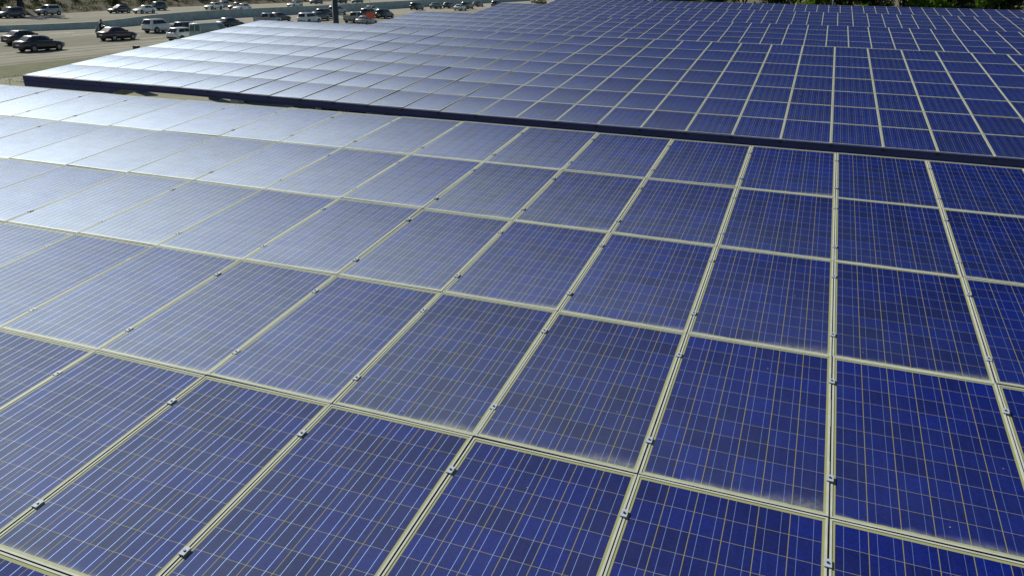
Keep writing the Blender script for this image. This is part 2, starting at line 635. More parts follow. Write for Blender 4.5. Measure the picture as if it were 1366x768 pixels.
def panel_label(k, c, r):
    px = panel_mid(k, c, r)[0]
    d = Vector(panel_mid(k, c, r)) - CAM
    a = math.degrees(math.atan2(d.x, d.y))
    look = 'grey-hazed' if a < -33 else 'dull blue' if a < -8 else 'deep blue'
    row = 'top row' if r == NROW - 1 else '%s row from top' % ORD[NROW - r] if k == 0 else 'bottom row' if r == 0 else '%s row up' % ORD[r + 1]
    if c >= 0:
        colm = '%s column right of upright seam' % ORD[c + 1]
    elif k == 0 or c > PORTS[k][4] + 11:
        colm = '%s column left of upright seam' % ORD[-c]
    else:
        i = c - PORTS[k][4]
        colm = 'end column' if i == 0 else '%s column from left end' % ORD[i + 1]
    return '%s panel on %s, %s, %s' % (look, PORTNAME[k], row, colm)


def make_panel(with_clamps):
    t = empty('solar_module')
    obj('glass', GLASS, t)
    obj('frame', FRAME, t)
    if with_clamps:
        for v in (.19, .80):
            cl = obj('clamp', CLAMP, t, (PX / 2, (v - .5) * PY, 0))
            obj('bolt', BOLT, cl)
    return t


proto = {True: None, False: None}
pj = random.Random(21)
for area, k, c, r in single:
    cl = k == 0
    if proto[cl] is None:
        o = proto[cl] = make_panel(cl)
    else:
        o = copy_tree(proto[cl])
    q = panel_mid(k, c, r)
    o.location = (q[0] + pj.uniform(-.0015, .0015), q[1] + pj.uniform(-.002, .002), q[2] + pj.uniform(-.0015, .0015))
    o.rotation_euler = (TILT + pj.uniform(-.004, .004), pj.uniform(-.004, .004), pj.uniform(-.0008, .0008))
    tag(o, panel_label(k, c, r), 'solar panel', 'panels on the %s' % PORTNAME[k])

# the remaining, smaller or unseen panels as one object
rest = [t[1:] for t in allp if t[1:] not in single_set]
fv, ff = frame_geo()
fv = np.array(fv)
ga, gb = PW / 2 - .0105, PL / 2 - .0105
gv = np.array([(-ga, -gb, -.003), (ga, -gb, -.003), (ga, gb, -.003), (-ga, gb, -.003), (-ga, -gb, -.03), (ga, -gb, -.03), (ga, gb, -.03), (-ga, gb, -.03)])
gf = [(0, 1, 2, 3), (7, 6, 5, 4)]
V, Fc, uvs, rnds, mi = [], [], [], [], []
for k, c, r in rest:
    mid = np.array(panel_mid(k, c, r))
    base = len(V)
    rn = pj.random()
    tx, ty = pj.uniform(-.004, .004), pj.uniform(-.004, .004)
    for (lx, ly, lz) in np.vstack([gv, fv]):
        lz += ly * tx - lx * ty
        V.append((mid[0] + lx, mid[1] + ly * CT - lz * ST, mid[2] + ly * ST + lz * CT))
    for n_, f in enumerate(gf):
        Fc.append([base + i for i in f])
        uvs += [(gv[i][0], gv[i][1]) if n_ == 0 else (2, 2) for i in f]
        rnds.append(rn)
        mi.append(0)
    for n_, f in enumerate(ff):
        Fc.append([base + 8 + i for i in f])
        uvs += [(2, 2)] * 4
        rnds.append(rn)
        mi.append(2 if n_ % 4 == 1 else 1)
me = bpy.data.meshes.new('solar_panels')
me.from_pydata(V, [], Fc)
me.materials.append(M['glass'])
me.materials.append(M['alu'])
me.materials.append(M['gap_shade'])
me.polygons.foreach_set('material_index', mi)
uv = me.uv_layers.new(name='UVMap')
uv.data.foreach_set('uv', [x for p in uvs for x in p])
at = me.attributes.new('rnd', 'FLOAT', 'FACE')
at.data.foreach_set('value', rnds)
tag(obj('solar_panels', me), 'many small blue solar panels on the far carport roofs towards the trees', 'solar panels', kind='stuff')

CP_LABEL = ['steel frame under the nearest solar roof', 'navy steel carport frame whose dark fascia runs across the whole photo',
            'steel frame under the third solar roof, its corner beside the red sign', 'steel frame under the fourth solar roof behind the third',
            'steel frame under the farthest solar roof in front of the trees']
for k, (nm, y0, dz, x0, c0, c1) in enumerate(PORTS):
    xa, xb = x0 + c0 * PX + .008, x0 + c1 * PX - .008
    root = empty('solar_carport', ((xa + xb) / 2, y0 + 5.8, 0))
    tag(root, CP_LABEL[k], 'carport', 'solar carports in the parking lot')
    ox, oy = (xa + xb) / 2, y0 + 5.8

    def sl(y):      # underside height of the panels at a distance y along the slope direction
        return H0 + dz + (y) * math.tan(TILT) - .045

    def along(b, ya, yb, za, zb, m):     # a long member that follows the roof from end to end
        xs = [xa + (xb - xa) * i / 24 for i in range(25)]
        b.loft([[(x - ox, ya - oy, za + sag(k, x)), (x - ox, yb - oy, za + sag(k, x)), (x - ox, yb - oy, zb + sag(k, x)), (x - ox, ya - oy, zb + sag(k, x))] for x in xs], m, smooth=False)

    b = MB()        # fascia channel along the low edge
    zt = H0 + dz - .006
    along(b, y0 - .055, y0 - .015, zt - .19, zt, M['navy'])
    along(b, y0 - .075, y0 - .0555, zt - .022, zt - .002, M['navy'])
    along(b, y0 - .075, y0 - .0555, zt - .19, zt - .165, M['navy'])
    b.build('fascia', root)
    if k == 1:                           # hold-down tabs on the fascia lip
        for i in range(c0 + 1, c1):
            j = MB()
            xx = x0 + i * PX
            j.box(xx - ox - .03, xx - ox + .03, y0 - .082 - oy, y0 - .0755 - oy, zt + sag(1, xx) - .06, zt + sag(1, xx) - .001, M['bolt'])
            j.build('hold_down_tab', root)
    if k == 1:                           # deeper plate at the left end, cut off at a slant
        e = MB()
        ze = zt + sag(1, xa)
        xs0, xs1 = xa - ox, -19.6 - ox
        e.hexa([(xs0, y0 - .050 - oy, ze - .33), (xs1, y0 - .050 - oy, ze - .33), (xs1, y0 - .020 - oy, ze - .33), (xs0, y0 - .020 - oy, ze - .33),
                (xs0, y0 - .050 - oy, ze - .193), (xs1 + .45, y0 - .050 - oy, ze - .193), (xs1 + .45, y0 - .020 - oy, ze - .193), (xs0, y0 - .020 - oy, ze - .193)], M['navy'])
        e.build('end_plate', root)
    for i in range(c0 + 3, c1, 9):
        if xa + .3 < x0 + i * PX < xb - .3:
            j = MB()
            xx = x0 + i * PX - ox
            zs = zt + sag(k, xx + ox)
            j.box(xx - .09, xx + .09, y0 - .063 - oy, y0 - .0565 - oy, zs - .16, zs - .03, M['navy'])
            j.build('splice_plate', root)
    for v in (1.05, 3.4, 5.8, 8.2, 10.6):   # purlins
        p = MB()
        z = sl(v)
        along(p, y0 + v - .04, y0 + v + .04, z - .2, z, M['galv'])
        p.build('purlin', root)
    ncol = max(2, round((xb - xa) / 8.6))
    for i in range(ncol):
        xx = xa + (xb - xa) * (i + .35) / ncol - ox
        g = MB()
        g.hexa([(xx - .1, y0 + .35 - oy, sl(.35) - .42), (xx + .1, y0 + .35 - oy, sl(.35) - .42), (xx + .1, y0 + 11.2 - oy, sl(11.2) - .42), (xx - .1, y0 + 11.2 - oy, sl(11.2) - .42),
                (xx - .1, y0 + .35 - oy, sl(.35) - .203), (xx + .1, y0 + .35 - oy, sl(.35) - .203), (xx + .1, y0 + 11.2 - oy, sl(11.2) - .203), (xx - .1, y0 + 11.2 - oy, sl(11.2) - .203)], M['galv'])
        g.build('beam', root)
        cl = MB()
        cl.box(xx - .15, xx + .15, -.18, .18, .9, sl(5.8) - .425, M['galv'])
        co = cl.build('column', root)
        pd = MB()
        pd.tube((xx, 0, 0), (xx, 0, .9), .36, .36, M['concrete'], 18)
        pd.build('footing', co)

# ------------------------------------------------------------------ vehicles
CARS = {
    # stations: x, z_bottom, z_belt, half width ; cabin: rear belt x, rear roof x, front roof x, front belt x, z belt, z roof, hw belt, hw roof
    'sedan': dict(st=[(-2.38, .48, .80, .66), (-2.30, .34, .97, .80), (-1.9, .26, 1.04, .88), (-1.3, .21, 1.03, .915), (-.4, .20, .97, .92), (.6, .20, .95, .92),
                      (1.1, .20, .94, .91), (1.7, .22, .86, .88), (2.15, .27, .74, .80), (2.36, .40, .60, .62)],
                  cab=(-1.95, -1.12, .10, 1.08, .98, 1.45, .80, .60), wb=(-1.36, 1.42), wr=.33),
    'suv': dict(st=[(-2.30, .52, .95, .74), (-2.24, .36, 1.08, .86), (-1.8, .28, 1.10, .92), (-1.0, .24, 1.08, .94), (0, .24, 1.06, .94), (1.0, .25, 1.06, .93),
                    (1.6, .28, 1.00, .90), (2.1, .32, .90, .83), (2.32, .46, .74, .66)],
                cab=(-2.24, -1.86, .25, 1.12, 1.06, 1.70, .86, .68), wb=(-1.34, 1.38), wr=.37),
    'hatchback': dict(st=[(-2.05, .50, .90, .70), (-1.98, .34, 1.0, .82), (-1.5, .25, 1.02, .88), (-.6, .21, .99, .90), (.4, .21, .96, .90), (1.0, .22, .94, .89),
                          (1.5, .24, .86, .86), (1.9, .30, .74, .78), (2.08, .42, .60, .60)],
                      cab=(-2.00, -1.45, .15, 1.10, .98, 1.50, .80, .62), wb=(-1.25, 1.30), wr=.33),
    'van': dict(st=[(-2.72, .50, 1.05, .88), (-2.68, .36, 1.12, .96), (-2.0, .28, 1.15, .99), (-1.0, .26, 1.15, 1.0), (.4, .26, 1.14, 1.0), (1.4, .27, 1.12, .98),
                    (2.0, .30, 1.06, .95), (2.5, .34, .94, .88), (2.72, .48, .78, .74)],
                cab=(-2.68, -2.60, 1.05, 1.95, 1.12, 2.10, .95, .86), wb=(-1.75, 1.75), wr=.37),
    'pickup': dict(st=[(-2.75, .60, 1.00, .84), (-2.70, .46, 1.06, .92), (-2.0, .36, 1.08, .96), (-.9, .34, 1.08, .97), (0.2, .34, 1.08, .97), (1.2, .34, 1.08, .96),
                       (1.9, .36, 1.04, .93), (2.5, .40, .94, .88), (2.72, .52, .80, .74)],
                   cab=(-.75, -.55, .75, 1.40, 1.07, 1.82, .88, .70), wb=(-1.7, 1.75), wr=.40),
}
CARCACHE = {}


def ring_car(x, zb, zt, hw):
    h = zt - zb
    return [(x, -hw * .86, zb), (x, -hw * .97, zb + h * .22), (x, -hw, zb + h * .55), (x, -hw * .97, zb + h * .86), (x, -hw * .84, zt), (x, 0, zt + .02 * hw),
            (x, hw * .84, zt), (x, hw * .97, zb + h * .86), (x, hw, zb + h * .55), (x, hw * .97, zb + h * .22), (x, hw * .86, zb), (x, 0, zb)]


def lerp(a, b_, t):
    return tuple(p + (q - p) * t for p, q in zip(a, b_))


def quad_pane(b, q, mu, mv, out, m, u0=0.0, u1=1.0):
    """a thin glass slab inside the quad q (bl, br, tr, tl), with margins, pushed out along its normal"""
    def at_(u, v):
        return Vector(lerp(lerp(q[0], q[1], u), lerp(q[3], q[2], u), v))
    ua, ub = u0 + mu, u1 - mu
    p = [at_(ua, mv), at_(ub, mv), at_(ub, 1 - mv), at_(ua, 1 - mv)]
    n_ = (p[1] - p[0]).cross(p[3] - p[0]).normalized() * out
    b.hexa([p[0] - n_ * .5, p[1] - n_ * .5, p[2] - n_ * .5, p[3] - n_ * .5, p[0] + n_, p[1] + n_, p[2] + n_, p[3] + n_], m)


def car_meshes(kind, paint, pale=False):
    key = (kind, paint, pale)
    if key in CARCACHE:
        return CARCACHE[key]
    S = CARS[kind]
    pm = M['paint_' + paint]
    gm = M['autoglass_pale'] if pale else M['autoglass']
    out = []
    rb, rr, fr, fb, zb, zr, hb, hr = S['cab']
    b = MB()
    b.loft([ring_car(*s) for s in S['st']], pm)
    # cabin shell, tumblehome and a crowned roof
    def cring(t):
        z = zb - .06 + (zr - zb + .06) * t
        hw = hb + (hr - hb) * t
        x0, x1 = rb + (rr - rb) * t, fb + (fr - fb) * t
        return [(x0, -hw * .93, z), (x0 + .10, -hw, z), (x1 - .16, -hw, z), (x1, -hw * .88, z), (x1 + .03 * (1 - t), 0, z),
                (x1, hw * .88, z), (x1 - .16, hw, z), (x0 + .10, hw, z), (x0, hw * .93, z), (x0 - .03, 0, z)]
    top = [(p[0] * .94 + (rr + fr) / 2 * .06, p[1] * .88, p[2] + .035) for p in cring(1.0)]
    b.loft([cring(0.0), cring(.55), cring(1.0), top], pm)
    # wheel arches
    for wx in S['wb']:
        for s in (-1, 1):
            hw = max(q[3] for q in S['st'])
            b.tube((wx, s * (hw * .80), S['wr'] + .02), (wx, s * (hw + .004), S['wr'] + .02), S['wr'] + .055, S['wr'] + .055, M['trim'], 18)
    # bumpers and sills in black
    x0, x1 = S['st'][0][0], S['st'][-1][0]
    hw = S['st'][2][3]
    low = S['st'][1][1]
    b.box(x0 - .02, x0 + .16, -hw * .80, hw * .80, low + .02, low + .20, M['trim'])
    b.box(x1 - .16, x1 + .015, -hw * .62, hw * .62, low + .02, low + .17, M['trim'])
    b.box(S['wb'][0] + .5, S['wb'][1] - .5, -hw * 1.0, hw * 1.0, .19, .27, M['trim'])
    if kind == 'pickup':
        b.box(-2.55, -.86, -.76, .76, 1.075, 1.115, M['trim'])
        for s in (-1, 1):
            b.box(-2.70, -.75, s * .84 - .07, s * .84 + .07, 1.05, 1.27, pm)
        b.box(-2.74, -2.62, -.84, .84, 1.05, 1.27, pm)
    bm_ = b.mesh('body')
    out.append(('body', bm_, None, None))
    # panes
    B0, B1 = (rb, zb), (fb, zb)
    def P(x, y, z):
        return (x, y, z)
    w = MB()
    quad_pane(w, [P(fb + .015, -hb * .86, zb), P(fb + .015, hb * .86, zb), P(fr + .02, hr * .86, zr), P(fr + .02, -hr * .86, zr)], .03, .07, .022, gm)
    out.append(('windshield', w.mesh('windshield'), None, None))
    w = MB()
    q = [P(rb - .02, hb * .88, zb), P(rb - .02, -hb * .88, zb), P(rr - .02, -hr * .88, zr), P(rr - .02, hr * .88, zr)]
    if kind == 'van':
        for u0, u1 in ((.03, .49), (.51, .97)):
            w = MB()
            quad_pane(w, q, .03, .16, .022, gm, u0, u1)
            out.append(('rear_window', w.mesh('rear_window'), None, None))
    else:
        quad_pane(w, q, .05, .12, .022, gm)
        out.append(('rear_window', w.mesh('rear_window'), None, None))
    spans = {'van': ((.72, .97),), 'pickup': ((.08, .52), (.52, .95))}.get(kind, ((.10, .36), (.34, .66), (.64, .96)) if kind == 'suv' else ((.08, .50), (.50, .95)))
    for s in (-1, 1):
        for u0, u1 in spans:
            w = MB()
            qq = [P(rb + .08, s * (hb + .006), zb), P(fb - .12, s * (hb + .006), zb), P(fr - .05, s * (hr + .006), zr), P(rr + .10, s * (hr + .006), zr)]
            if s > 0:
                qq = [qq[1], qq[0], qq[3], qq[2]]
                quad_pane(w, qq, .018, .14, .016, gm, 1 - u1, 1 - u0)
            else:
                quad_pane(w, qq, .018, .14, .016, gm, u0, u1)
            out.append(('side_window', w.mesh('side_window'), None, None))
    # lamps, plate and mirrors
    for s in (-1, 1):
        l = MB()
        zz = S['st'][1][2] - .16
        l.box(x0 + .01, x0 + .14, s * hw * .62 - .15, s * hw * .62 + .15, zz - .08, zz + .07, M['lamp_red'])
        out.append(('taillight', l.mesh('taillight'), None, None))
        l = MB()
        zz = S['st'][-1][2] + .02
        l.box(x1 - .22, x1 - .03, s * hw * .62 - .16, s * hw * .62 + .16, zz - .06, zz + .07, M['lamp_clear'])
        out.append(('headlight', l.mesh('headlight'), None, None))
        l = MB()
        l.box(fb - .42, fb - .30, s * (hb + .13) - .09, s * (hb + .13) + .09, zb + .02, zb + .16, pm)
        out.append(('mirror', l.mesh('mirror'), None, None))
    l = MB()
    l.box(x0 - .025, x0 + .05, -.24, .24, .60, .73, M['lamp_clear'])
    out.append(('number_plate', l.mesh('number_plate'), None, None))
    tyre = MB()
    r_ = S['wr']
    tyre.tube((0, -.11, 0), (0, .11, 0), r_, r_, M['tyre'], 20)
    tm = tyre.mesh('wheel')
    rim = MB()
    rim.tube((0, -.118, 0), (0, .118, 0), r_ * .64, r_ * .64, M['rim'], 14)
    for a in range(5):
        t = a * 2 * math.pi / 5
        rim.box(-.02, .02, -.122, .122, .05, .06, M['trim'])
    rm = rim.mesh('rim')
    hw = max(q[3] for q in S['st'])
    for wx in S['wb']:
        for s in (-1, 1):
            out.append(('wheel', tm, (wx, s * (hw - .10), r_), ('rim', rm)))
    CARCACHE[key] = out
    return out


def make_car(kind, paint, x, y, heading, label, group, pale=False, z=0.012, scale=1.0):
    nm = {'sedan': 'sedan_car', 'suv': 'suv', 'hatchback': 'hatchback_car', 'van': 'van', 'pickup': 'pickup_truck'}[kind]
    t = empty(nm, (x, y, z), (0, 0, R(heading)))
    t.scale = (scale,) * 3
    for pn, me_, loc, sub in car_meshes(kind, paint, pale):
        o = obj(pn, me_, t, loc or (0, 0, 0))
        if sub:
            obj(sub[0], sub[1], o)
    cat = {'sedan': 'car', 'suv': 'car', 'hatchback': 'car', 'van': 'van', 'pickup': 'pickup truck'}[kind]
    tag(t, label, cat, group)
    return t


GN, GF = 'cars driving away on the near carriageway', 'cars driving towards us on the far carriageway'
NEAR_CARS = [
    ('sedan', 'black', -80.8, 64.2, 'black sedan half hidden behind the other black sedan'),
    ('sedan', 'black', -73.3, 59.7, 'black sedan in full view, nearest to the carports at left'),
    ('sedan', 'maroon', -78.0, 73.9, 'dark maroon sedan beside the motorcycle'),
    ('suv', 'white', -83.8, 86.5, 'white suv between the maroon sedan and the pale van'),
    ('suv', 'grey', -76.4, 84.1, 'grey suv mostly hidden behind the white hatchback'),
    ('hatchback', 'white', -71.1, 77.2, 'white hatchback directly behind the pale green van'),
    ('van', 'palegreen', -67.9, 78.3, 'pale green cargo van with two rear windows'),
    ('sedan', 'darkteal', -82.5, 99.2, 'dark teal sedan just ahead of the pale van'),
    ('pickup', 'silver', -84.2, 110.2, 'silver pickup truck just above the second carport roof edge'),
    ('sedan', 'grey', -88.2, 118.7, 'dark grey sedan beyond the silver pickup truck'),
    ('suv', 'white', -80.5, 116.4, 'white suv closest to the thick lamp post, on its left'),
    ('sedan', 'grey', -84.7, 125.4, 'dark grey sedan partly hidden behind the white suv by the lamp post'),
    ('suv', 'darkteal', -88.3, 132.9, 'dark suv just left of the thick lamp post'),
    ('suv', 'silver', -95.1, 147.5, 'silver suv crossed by the thick lamp post'),
    ('pickup', 'tan', -76.3, 124.0, 'tan pickup truck right of the thick lamp post'),
    ('suv', 'grey', -83.7, 141.3, 'dark grey suv behind the red sign'),
    ('sedan', 'white', -94.5, 160.5, 'small white sedan near the median above the red sign'),
    ('sedan', 'silver', -70.7, 118.4, 'silver sedan cut off by the roof edge under the red sign'),
    ('suv', 'darkteal', -79.7, 140.3, 'dark suv right of the red sign with glinting windows'),
    ('suv', 'darkteal', -94.7, 182.6, 'dark teal suv at the top edge of the second bend of cars'),
    ('sedan', 'greygreen', -95.1, 194.1, 'grey green sedan just beyond the dark teal suv by the median'),
    ('hatchback', 'grey', -93.6, 198.9, 'lone grey hatchback with its shadow on empty road'),
    ('sedan', 'white', -85.1, 187.5, 'far white sedan with dark glass in front of a grey green suv'),
    ('suv', 'greygreen', -88.7, 199.9, 'grey green suv right behind the far white sedan'),
    ('sedan', 'grey', -93.4, 217.9, 'dark grey sedan seen over the roof of the grey green suv'),
    ('suv', 'grey', -87.5, 218.0, 'dark suv cut by the left edge of the fourth solar roof'),
    ('sedan', 'silver', -92.5, 265.7, 'tiny silver sedan at the top edge left of an olive van'),
    ('sedan', 'blue', -90.5, 267.6, 'tiny blue sedan touching the olive van'),
    ('van', 'olive', -89.6, 263.7, 'tiny olive yellow van at the top edge of the photo'),
    ('sedan', 'blue', -88.0, 277.3, 'tiny blue sedan right of the olive van'),
]
for kd, pc, x, y, lab in NEAR_CARS:
    make_car(kd, pc, x, y, 90 + rng.uniform(-1.5, 1.5), lab, GN, pale=(kd == 'van'), scale=.94 if kd == 'pickup' else 1.0)
FAR_CARS = [
    ('suv', 'grey', -127.8, 99.2, 'dark grey suv with sunlit windshield at the left photo edge'),
    ('suv', 'silver', -131.9, 109.8, 'silver suv beside the dark tree trunk'),
    ('sedan', 'darkteal', -129.4, 123.5, 'dark teal sedan following a white sedan and a teal suv'),
    ('sedan', 'white', -125.4, 125.8, 'white sedan between the dark teal sedan and the teal suv'),
    ('suv', 'teal', -133.8, 137.7, 'bright teal suv beside the dry bank'),
    ('sedan', 'white', -129.2, 149.9, 'white sedan leading a pale hatchback along the dry bank'),
    ('hatchback', 'silver', -133.9, 158.4, 'pale silver hatchback tucked behind a white sedan'),
    ('sedan', 'grey', -127.0, 155.1, 'grey sedan half hidden behind a white sedan at the median wall'),
    ('sedan', 'white', -120.4, 148.8, 'white sedan whose wheels the median wall hides'),
    ('sedan', 'white', -125.4, 175.0, 'white sedan alone left of the thick lamp post, beyond the median'),
    ('suv', 'grey', -136.1, 200.3, 'dark grey suv at the top edge left of the thick lamp post'),
    ('suv', 'darkteal', -134.1, 210.0, 'dark teal suv at the top edge behind the thick lamp post'),
    ('sedan', 'teal', -132.1, 215.9, 'teal sedan at the top edge right of the thick lamp post'),
]
for kd, pc, x, y, lab in FAR_CARS:
    make_car(kd, pc, x, y, -90 + rng.uniform(-1.5, 1.5), lab, GF)
GP = 'cars parked under the third carport'
for kd, pc, x, y, h, lab in [('suv', 'black', -32.4, 42.4, 3, 'black suv showing below the fascia left of two pale parked cars'),
                             ('sedan', 'white', -27.6, 41.4, 92, 'white parked sedan showing in the gap below the fascia'),
                             ('hatchback', 'black', -25.0, 41.6, 90, 'black parked hatchback between two white ones below the fascia'),
                             ('sedan', 'white', -22.4, 41.3, 91, 'white parked sedan farthest right in the gap below the fascia')]:
    make_car(kd, pc, x, y, h, lab, GP)

# ------------------------------------------------------------------ motorcycle and rider
M['leather'] = flat('black_leather', (0.012, 0.013, 0.016), 0.55)
M['jeans'] = flat('dark_denim', (0.02, 0.028, 0.045), 0.85)
M['helmet'] = flat('helmet_shell', (0.05, 0.055, 0.06), 0.2, coat=0.6)
M['chrome'] = flat('chrome', (0.6, 0.6, 0.6), 0.15, 1.0, 0.02)
mo = empty('motorcycle', (-86.9, 79.9, 0.012), (0, 0, R(90)))
tag(mo, 'black motorcycle with a rider beside the median wall', 'motorcycle')
for wx in (-.72, .72):
    b = MB()
    n = 20
    rings = []
    for a in range(n + 1):
        t = 2 * math.pi * a / n
        rings.append([(wx + (.30 + .055 * math.cos(s)) * math.cos(t), .055 * math.sin(s), .33 + (.30 + .055 * math.cos(s)) * math.sin(t))
                      for s in [2 * math.pi * j / 8 for j in range(8)]])
    b.loft(rings, M['tyre'], closed=True)
    wh = b.build('wheel', mo)
    b = MB()
    b.tube((wx, -.03, .33), (wx, .03, .33), .25, .25, M['rim'], 14)
    b.build('rim', wh)
b = MB()
b.loft([[(x_, -w_, z0), (x_, w_, z0), (x_, w_ * .8, z1), (x_, -w_ * .8, z1)] for x_, w_, z0, z1 in
        ((-.35, .12, .32, .66), (-.1, .17, .28, .72), (.2, .17, .28, .80), (.42, .12, .36, .84))], M['trim'])
b.build('engine', mo)
b = MB()
b.loft([[(x_, -w_, z0), (x_, w_, z0), (x_, w_ * .7, z1), (x_, -w_ * .7, z1)] for x_, w_, z0, z1 in
        ((-.05, .10, .78, .90), (.15, .17, .78, 1.0), (.42, .14, .80, .98), (.52, .08, .84, .92))], M['paint_black'])
b.build('fuel_tank', mo)
b = MB()
b.loft([[(x_, -w_, z0), (x_, w_, z0), (x_, w_ * .8, z1), (x_, -w_ * .8, z1)] for x_, w_, z0, z1 in
        ((-.95, .09, .78, .84), (-.7, .13, .74, .84), (-.3, .14, .70, .80), (-.02, .11, .74, .84))], M['leather'])
b.build('saddle', mo)
b = MB()
for s in (-1, 1):
    b.tube((.72, s * .09, .33), (.45, s * .09, 1.0), .028, .028, M['chrome'], 8)
b.build('front_fork', mo)
b = MB()
b.tube((.42, -.36, 1.08), (.42, .36, 1.08), .018, .018, M['trim'], 8)
b.build('handlebar', mo)
b = MB()
b.tube((.55, 0, .92), (.66, 0, .90), .07, .095, M['lamp_clear'], 12)
b.build('headlight', mo)
b = MB()
b.tube((-.85, -.17, .38), (.1, -.17, .36), .05, .04, M['chrome'], 10)
b.build('exhaust_pipe', mo)
b = MB()
b.box(-1.0, -.94, -.08, .08, .72, .80, M['lamp_red'])
b.build('taillight', mo)


def skin_person(name, joints, edges, mat, root):
    me_ = bpy.data.meshes.new(name)
    me_.from_pydata([j[0] for j in joints], edges, [])
    o = obj(name, me_)
    md = o.modifiers.new('skin', 'SKIN')
    md.use_smooth_shade = True
    for i, j in enumerate(joints):
        me_.skin_vertices[0].data[i].radius = (j[1], j[1] * (j[2] if len(j) > 2 else 1))
    me_.skin_vertices[0].data[root].use_root = True
    o.modifiers.new('sub', 'SUBSURF').render_levels = 1
    me_.materials.append(mat)
    return o


J = [((-.25, 0, .93), .15, 1.1), ((-.18, 0, 1.12), .14, 1.2), ((-.06, 0, 1.34), .155, 1.25), ((0.02, 0, 1.47), .07), ((.06, 0, 1.60), .09), ((.07, 0, 1.72), .075)]
E_ = [(0, 1), (1, 2), (2, 3), (3, 4), (4, 5)]
for s in (-1, 1):
    i = len(J)
    J += [((-.05, s * .20, 1.38), .065), ((.14, s * .30, 1.18), .05), ((.38, s * .32, 1.11), .038), ((.43, s * .31, 1.10), .032)]
    E_ += [(2, i), (i, i + 1), (i + 1, i + 2), (i + 2, i + 3)]
    i = len(J)
    J += [((-.20, s * .12, .90), .10), ((.18, s * .22, .80), .075), ((-.05, s * .22, .38), .055), ((.08, s * .22, .34), .045)]
    E_ += [(0, i), (i, i + 1), (i + 1, i + 2), (i + 2, i + 3)]
pr = skin_person('person', J, E_, M['leather'], 0)
pr.location = (-86.9, 79.9, .012)
pr.rotation_euler = (0, 0, R(90))
tag(pr, 'rider in dark clothes and helmet sitting on the motorcycle', 'person')
b = MB()
bmesh.ops.create_uvsphere(b.bm, u_segments=16, v_segments=10, radius=.145)
b.slot(M['helmet'])
for f in b.bm.faces:
    f.smooth = True
for v_ in b.bm.verts:
    v_.co = (v_.co.x * 1.12 + .07, v_.co.y, v_.co.z * 1.08 + 1.68)
b.build('helmet', pr)
b = MB()
b.loft([[(.165 + .075 * math.cos(a) * .9, .135 * math.sin(a), z_) for a in [R(-80 + 20 * j) for j in range(9)]] for z_ in (1.63, 1.74)], M['autoglass'], closed=False)
b.build('visor', pr)

# ------------------------------------------------------------------ posts, sign, small things
M['pole'] = flat('lamp_post_steel', (0.060, 0.075, 0.072), 0.45, 0.3, 0.15, 1.5)
lp = empty('lamp_post', (-22.3, 34.9, 0))
tag(lp, 'thick dark lamp post rising behind the second solar roof', 'lamp post')
b = MB(); b.tube((0, 0, .75), (0, 0, 7.6), .165, .135, M['pole'], 12); b.build('pole', lp)
b = MB(); b.tube((0, 0, 0), (0, 0, .75), .34, .34, M['concrete'], 18); b.build('footing', lp)
b = MB(); b.tube((0, 0, 7.5), (-1.7, 0, 7.8), .05, .045, M['pole'], 8); b.build('arm', lp)
b = MB(); b.box(-2.3, -1.5, -.17, .17, 7.76, 7.90, M['pole']); b.build('lamp_head', lp)

M['sign'] = flat('sign_orange', (0.80, 0.13, 0.07), 0.5, 0, 0.06)
sg = empty('road_sign', (-64.5, 109.2, 0))
tag(sg, 'blank orange red sign on a thin post at the freeway edge', 'sign')
b = MB(); b.tube((0, 0, 0), (0, 0, 4.2), .05, .05, M['pole'], 8); b.build('post', sg)
b = MB()
b.loft([[(x_, y_, z_) for x_, z_ in ((-.50, 1.62), (.50, 1.62), (.66, 1.78), (.66, 2.30), (.50, 2.46), (-.50, 2.46), (-.66, 2.30), (-.66, 1.78))] for y_ in (-.085, -.055)], M['sign'], smooth=False)
b.build('sign_plate', sg)
sg.rotation_euler = (0, 0, R(28))

tp = empty('light_pole', (-102.6, 146.0, 1.4))
tag(tp, 'thin grey pole on the median wall left of the thick lamp post', 'pole')
b = MB(); b.tube((0, 0, .06), (0, 0, 9.5), .09, .06, M['pole'], 8); b.build('pole', tp)
b = MB(); b.tube((0, 0, 9.4), (1.8, 0, 9.8), .045, .04, M['pole'], 8); b.build('arm', tp)
b = MB(); b.box(1.6, 2.4, -.15, .15, 9.76, 9.88, M['pole']); b.build('lamp_head', tp)
tp = empty('light_pole', (.5, 91.6, 0))
tag(tp, 'thin pale pole standing against the green trees', 'pole')
b = MB(); b.tube((0, 0, 0), (0, 0, 9.5), .085, .06, M['galv'], 8); b.build('pole', tp)
b = MB(); b.tube((0, 0, 9.4), (1.5, 0, 9.7), .045, .04, M['galv'], 8); b.build('arm', tp)
b = MB(); b.box(1.3, 2.0, -.15, .15, 9.66, 9.78, M['galv']); b.build('lamp_head', tp)

bx = empty('utility_box', (-66.2, 65.0, 0.012))
tag(bx, 'small dark box on the road edge beside the second solar roof', 'utility box')
b = MB(); b.box(-.26, .26, -.22, .22, 0, .36, M['trim']); b.build('body', bx)
b = MB(); b.hexa([(-.30, -.26, .362), (.30, -.26, .362), (.30, .26, .362), (-.30, .26, .362), (-.26, -.22, .43), (.26, -.22, .43), (.26, .22, .43), (-.26, .22, .43)], M['trim']); b.build('lid', bx)

